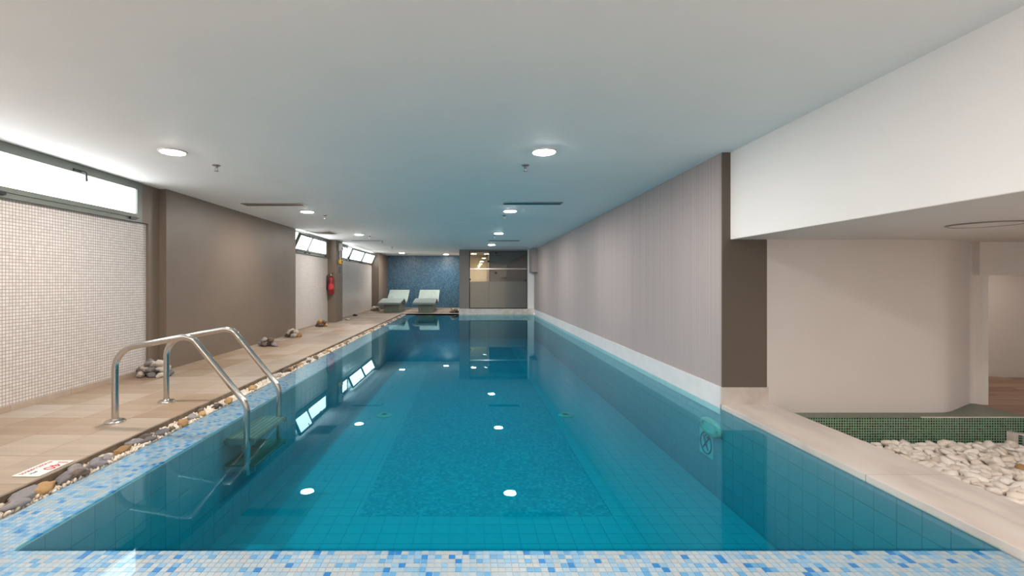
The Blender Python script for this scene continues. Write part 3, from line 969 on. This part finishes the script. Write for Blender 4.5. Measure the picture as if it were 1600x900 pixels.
def dashes(x, y0, y1, h, n, seed):
    r, mb = random.Random(seed), MB()
    p = (y1 - y0) / n
    for i in range(n):
        if r.random() < 0.12:
            continue
        w = p * r.uniform(0.5, 0.75)
        a = y0 + i * p
        mb.box(x - h / 2, x + h / 2, a, a + w * 0.35, ZD + 0.006, ZD + 0.0072)
        mb.box(x + h * (0.5 if r.random() < .5 else 0.1) - h * 0.22, x + h * 0.5 if r.random() < .5 else x, a, a + w, ZD + 0.006, ZD + 0.0072)
    return mb
build(dashes(-2.702, 2.735, 2.94, 0.028, 11, 3), 'small_print', M['sign_red'], sg)
build(dashes(-2.648, 2.74, 2.80, 0.018, 5, 5), 'small_print', M['sign_blue'], sg)

# ------------------------------------------------------------------ fittings in the pool walls
def oval(yc, zc, label):
    t = thing('pool_lamp', (2.40, yc, zc), label, 'pool lamp')
    n, mb = 28, MB()
    rings = [(1.0, 0.0), (1.0, 0.02), (0.9, 0.035), (0.62, 0.04), (0.58, 0.026), (0.0001, 0.03)]
    def ring(rs, name, mat):
        m = MB()
        for s, d in rs:
            for j in range(n):
                a = 2 * math.pi * j / n
                m.v.append((2.40 - d, yc + 0.20 * s * math.cos(a), zc + 0.085 * s * math.sin(a)))
        for i in range(len(rs) - 1):
            for j in range(n):
                a, b = i * n + j, i * n + (j + 1) % n
                m.f.append((a, b, b + n, a + n))
                m.m.append(0)
        build(m, name, mat, t, True)
    ring(rings[:5], 'rim', M['pool_plastic'])
    ring(rings[4:], 'lens', M['pool_sign'])
    for s in (-1, 1):
        build(MB().lathe((2.40, yc + 0.16 * s, zc), [(0.008, -0.03), (0.01, -0.04), (0.004, -0.044)], 8, 'x'), 'screw', M['chrome_dark'], t)
oval(4.52, -0.235, 'unlit oval lamp under water beside the end of the right wall')
oval(2.06, -0.165, 'unlit oval lamp under water at the front right corner')
dv = thing('no_diving_sign', (2.40, 4.62, -0.42), 'no-diving pictogram tile under water on the right pool wall', 'sign')
build(MB().box(2.394, 2.401, 4.49, 4.745, -0.555, -0.295), 'plate', M['pool_sign'], dv)
def ringpath(r, n=28):
    return [(2.392, 4.617 + r * math.cos(2 * math.pi * i / n), -0.425 + r * math.sin(2 * math.pi * i / n)) for i in range(n + 1)]
build(MB().tube(ringpath(0.105), 0.007, 6, cap=False), 'ring', M['sign_blue'], dv)
build(MB().tube([(2.392, 4.617 - 0.07, -0.425 + 0.07), (2.392, 4.617 + 0.07, -0.425 - 0.07)], 0.007, 6), 'slash', M['sign_blue'], dv)
fig = MB().tube([(2.392, 4.66, -0.36), (2.392, 4.62, -0.42), (2.392, 4.575, -0.49)], [0.012, 0.013, 0.006], 6)
fig.tube([(2.392, 4.66, -0.365), (2.392, 4.61, -0.345)], 0.006, 6).lathe((2.392, 4.585, -0.365), [(0.001, -0.004), (0.017, -0.002), (0.017, 0.002), (0.001, 0.004)], 12, 'x')
build(fig, 'diver', M['sign_blue'], dv)
for px, lab, x in ((885, 'small round floor inlet at the right of the mosaic lane', 1.5), (595, 'small round floor inlet at the left of the mosaic lane', -1.35)):
    yq = 7.15
    t = thing('floor_inlet', (x, yq, ZP + 0.006), lab, 'pool inlet')
    build(MB().lathe((x, yq, ZP + 0.006), [(0.12, 0), (0.12, 0.012), (0.09, 0.03), (0.05, 0.03), (0.045, 0.02)], 20), 'cover', M['pool_plastic'], t, True)
    build(MB().lathe((x, yq, ZP + 0.006), [(0.044, 0.015), (0.044, 0.02)], 14), 'nozzle', M['slot'], t)

# ------------------------------------------------------------------ tiled loungers
def lounger(dx, label):
    t = thing('heated_lounger', (-3.09 + dx, 18.6, ZD), label, 'lounger', 'tiled loungers at the blue wall')
    x0, x1 = -3.53 + dx, -2.66 + dx
    topc = [(17.4, .43), (17.7, .475), (18.1, .535), (18.38, .565), (18.52, .555), (18.78, .455), (18.98, .395), (19.14, .405), (19.3, .47), (20.02, .885)]
    th = 0.075
    prof = topc + [(p + (0.055 if i > 6 else 0), q - th) for i, (p, q) in reversed(list(enumerate(topc)))]
    sh = build(MB().prism(prof, x0, x1, 'x'), 'shell', M['lounger'], t, bev=0.008)
    bx0, bx1 = x0 + 0.19, x1 - 0.11
    b = MB().prism([(17.72, ZD), (17.72, .40), (18.38, .49), (18.42, .40), (18.9, .33), (19.3, .39), (19.3, ZD)], bx0, bx1, 'x')
    build(b, 'plinth', M['lounger_base'], t)
    return t
lounger(0, 'pale mosaic lounger at the left of the blue wall')
lounger(1.32, 'pale mosaic lounger nearer the glazed room')

# ------------------------------------------------------------------ ceiling fittings
def downlight(x, yq, label, mat=None, z=ZC):
    t = thing('downlight', (x, yq, z), label, 'ceiling light', 'round ceiling lamps')
    build(MB().lathe((x, yq, z), [(0.122, -0.001), (0.120, -0.010), (0.106, -0.016), (0.104, -0.014), (0.104, -0.001)], 32), 'rim', M['white_plastic'], t, True)
    build(MB().lathe((x, yq, z), [(0.07, -0.021), (0.09, -0.019), (0.102, -0.014), (0.102, -0.003)], 32), 'diffuser', mat or M['lamp'], t)
for px, py, lab in ((850, 236, 'lit round lamp over the pool nearest the viewer'), (270, 236, 'lit round lamp over the deck nearest the viewer'),
                    (797, 329, 'second lit round lamp of the row over the pool'), (480, 330, 'second lit round lamp of the row over the deck'),
                    (779, 364, 'third lit round lamp of the row over the pool'), (561, 366, 'third lit round lamp of the row over the deck'),
                    (768, 382, 'fourth lit round lamp of the row over the pool'), (628, 395, 'lit round lamp over the left lounger'),
                    (697, 397, 'lit round lamp over the gap right of the loungers')):
    x, yq, z = at(px, py, ZC)
    downlight(x, yq, lab)
for x in (0.70, -2.81):  # unseen lamps added for light, continuing both rows past the frame
    for yq in (0.74, -2.6):
        downlight(x, yq, 'unseen round lamp added near and behind the viewer for light')
for x, yq, lab in ((4.2, 1.0, 'unseen round lamp added in the low soffit to light the niche'), (4.2, -2.0, 'unseen round lamp added in the low soffit behind the viewer for light'), (6.7, 5.2, 'unseen round lamp added to light the room beyond the low opening')):
    downlight(x, yq, lab, M['passage_fill'] if x > 6 else None, ZS)  # unseen soffit and side-room lamps, added to brighten niche and opening

def sprinkler(x, yq, label):
    t = thing('sprinkler', (x, yq, ZC), label, 'sprinkler', 'ceiling sprinklers')
    build(MB().lathe((x, yq, ZC), [(0.040, -0.001), (0.040, -0.006), (0.018, -0.016), (0.013, -0.03)], 16), 'escutcheon', M['chrome_dark'], t, True)
    build(MB().tube([(x - 0.012, yq, ZC - 0.028), (x - 0.012, yq, ZC - 0.058)], 0.0035, 6).tube([(x + 0.012, yq, ZC - 0.028), (x + 0.012, yq, ZC - 0.058)], 0.0035, 6), 'frame', M['chrome_dark'], t)
    build(MB().lathe((x, yq, ZC), [(0.010, -0.066), (0.022, -0.064), (0.022, -0.060), (0.012, -0.056)], 12), 'deflector', M['chrome_dark'], t, True)
for px, py, lab in ((338, 258, 'sprinkler beside the nearest deck lamp'), (821, 258, 'sprinkler beside the nearest pool lamp'), (508, 336, 'sprinkler beside the second deck lamp'),
                    (788, 336, 'sprinkler beside the second pool lamp'), (577.5, 369, 'sprinkler beside the third deck lamp'), (773, 367.5, 'sprinkler beside the third pool lamp'),
                    (597.5, 376.5, 'sprinkler at the end of the far deck air slot'), (612.5, 385.5, 'sprinkler above the far window'), (637.5, 396, 'sprinkler beside the lamp over the left lounger')):
    x, yq, z = at(px, py, ZC)
    sprinkler(x, yq, lab)

def slot(x0, x1, y0, y1, label):
    t = thing('air_slot', ((x0 + x1) / 2, (y0 + y1) / 2, ZC), label, 'air diffuser', 'linear air diffusers')
    f = 0.016
    m = MB().box(x0, x1, y0, y0 + f, ZC - 0.012, ZC - 0.0005).box(x0, x1, y1 - f, y1, ZC - 0.012, ZC - 0.0005)
    m.box(x0, x0 + f, y0 + f, y1 - f, ZC - 0.012, ZC - 0.0005).box(x1 - f, x1, y0 + f, y1 - f, ZC - 0.012, ZC - 0.0005)
    build(m, 'frame', M['chrome_dark'], t)
    build(MB().box(x0 + f, x1 - f, y0 + f, y1 - f, ZC - 0.003, ZC - 0.0005), 'plenum', M['slot'], t)
    n = 3
    for i in range(n):
        yy = y0 + f + (y1 - y0 - 2 * f) * (i + 0.5) / n
        build(MB().prism([(yy - 0.008, ZC - 0.004), (yy + 0.004, ZC - 0.012), (yy + 0.008, ZC - 0.011), (yy - 0.003, ZC - 0.003)], x0 + f, x1 - f, 'x'), 'vane', M['chrome_dark'], t)
slot(-3.58, -2.62, 7.10, 7.30, 'dark linear air slot before the second deck lamp')
slot(0.52, 1.43, 7.00, 7.20, 'dark linear air slot before the second pool lamp')
slot(0.55, 1.46, 13.35, 13.55, 'linear air slot before the fourth pool lamp')
slot(-3.50, -2.65, 13.4, 13.5, 'thin linear air slot over the far deck')
gr = thing('air_grille', (-3.62, 11.2, ZC), 'square dark louvred grille in the ceiling near the two-light window', 'air grille')
gm = MB().box(-3.92, -3.32, 10.85, 10.90, ZC - 0.014, ZC - .0005).box(-3.92, -3.32, 11.55, 11.60, ZC - 0.014, ZC - .0005)
gm.box(-3.92, -3.87, 10.90, 11.55, ZC - 0.014, ZC - .0005).box(-3.37, -3.32, 10.90, 11.55, ZC - 0.014, ZC - .0005)
build(gm, 'frame', M['white_plastic'], gr)
build(MB().box(-3.87, -3.37, 10.9, 11.55, ZC - 0.003, ZC - .0005), 'plenum', M['slot'], gr)
for i in range(9):
    yy = 10.93 + i * 0.07
    build(MB().prism([(yy, ZC - 0.004), (yy + 0.03, ZC - 0.014), (yy + 0.034, ZC - 0.012), (yy + 0.004, ZC - 0.003)], -3.87, -3.37, 'x'), 'louvre', M['chrome_dark'], gr)
x, yq, z = at(720, 348, ZC)
hp = thing('access_hatch', (x, yq, ZC), 'small flush round cover in the middle of the ceiling', 'ceiling cover')
build(MB().lathe((x, yq, ZC), [(0.11, -0.0005), (0.11, -0.006), (0.10, -0.009)], 24), 'cover', M['ceiling'], hp, True)
x, yq, z = at(1540, 350, ZS)
rs = thing('soffit_lamp', (x, yq, ZS), 'unlit round flush lamp in the low soffit over the pebbles', 'ceiling light')
build(MB().lathe((x, yq, ZS), [(0.20, -0.0005), (0.20, -0.006), (0.188, -0.009), (0.184, -0.002)], 40), 'rim', M['chrome_dark'], rs, True)
build(MB().lathe((x, yq, ZS), [(0.184, -0.001), (0.184, -0.005)], 40), 'diffuser', M['niche'], rs)

# ------------------------------------------------------------------ fire extinguisher and call point on the slim pier
x, yq = -4.02, 13.15
fe = thing('fire_extinguisher', (x, yq, 0.86), 'red fire extinguisher hung on the slim pier', 'extinguisher')
build(MB().lathe((x, yq, 0.86), [(0.065, 0), (0.082, 0.012), (0.084, 0.03), (0.084, 0.42), (0.075, 0.47), (0.05, 0.505), (0.026, 0.52), (0.026, 0.54)], 24), 'cylinder', M['red'], fe, True)
build(MB().lathe((x, yq, 0.86), [(0.0848, 0.15), (0.0848, 0.30)], 24), 'instruction_band', M['sign_red'], fe, True)
build(MB().lathe((x, yq, 0.86), [(0.022, 0.54), (0.024, 0.58), (0.012, 0.60)], 12), 'valve', M['steel'], fe, True)
build(MB().tube([(x, yq - 0.01, 1.44), (x + 0.06, yq - 0.05, 1.48), (x + 0.10, yq - 0.07, 1.485)], 0.008, 8).tube([(x, yq - 0.01, 1.43), (x + 0.09, yq - 0.06, 1.44)], 0.008, 8), 'lever', M['black'], fe, True)
build(MB().tube(fillet([(x - 0.02, yq, 1.43), (x - 0.11, yq - 0.02, 1.42), (x - 0.115, yq - 0.02, 0.98)], [0.05]), 0.011, 8), 'hose', M['black'], fe, True)
build(MB().box(x - 0.03, x + 0.03, yq + 0.08, 13.25, 1.2, 1.32), 'bracket', M['black'], fe)
al = thing('alarm_unit', (-3.90, 13.6, 1.8), 'white alarm box with conduit down to a yellow call point on the slim pier', 'alarm')
build(MB().box(-3.905, -3.82, 13.50, 13.70, 2.14, 2.36), 'box', M['white_plastic'], al, bev=0.008)
build(MB().lathe((-3.82, 13.6, 2.22), [(0.03, -0.001), (0.03, 0.008), (0.02, 0.014)], 14, 'x'), 'sensor', M['black'], al, True)
build(MB().tube([(-3.89, 13.6, 2.14), (-3.89, 13.6, 1.88)], 0.016, 10), 'conduit', M['white_plastic'], al, True)
build(MB().box(-3.905, -3.83, 13.49, 13.71, 1.76, 1.88), 'call_point', M['yellow'], al, bev=0.006)
build(MB().lathe((-3.83, 13.6, 1.82), [(0.028, -0.001), (0.026, 0.012), (0.018, 0.016)], 14, 'x'), 'button', M['black'], al, True)
pl = thing('notice_plate', (-3.90, 13.6, 1.45), 'small grey notice plate under the yellow call point', 'notice')
build(MB().box(-3.905, -3.899, 13.42, 13.78, 1.45, 1.70), 'plate', M['grey_brown'], pl)
for i in range(4):
    build(MB().box(-3.899, -3.8975, 13.46, 13.74, 1.48 + i * 0.052, 1.505 + i * 0.052), 'text_line', M['slot'], pl)
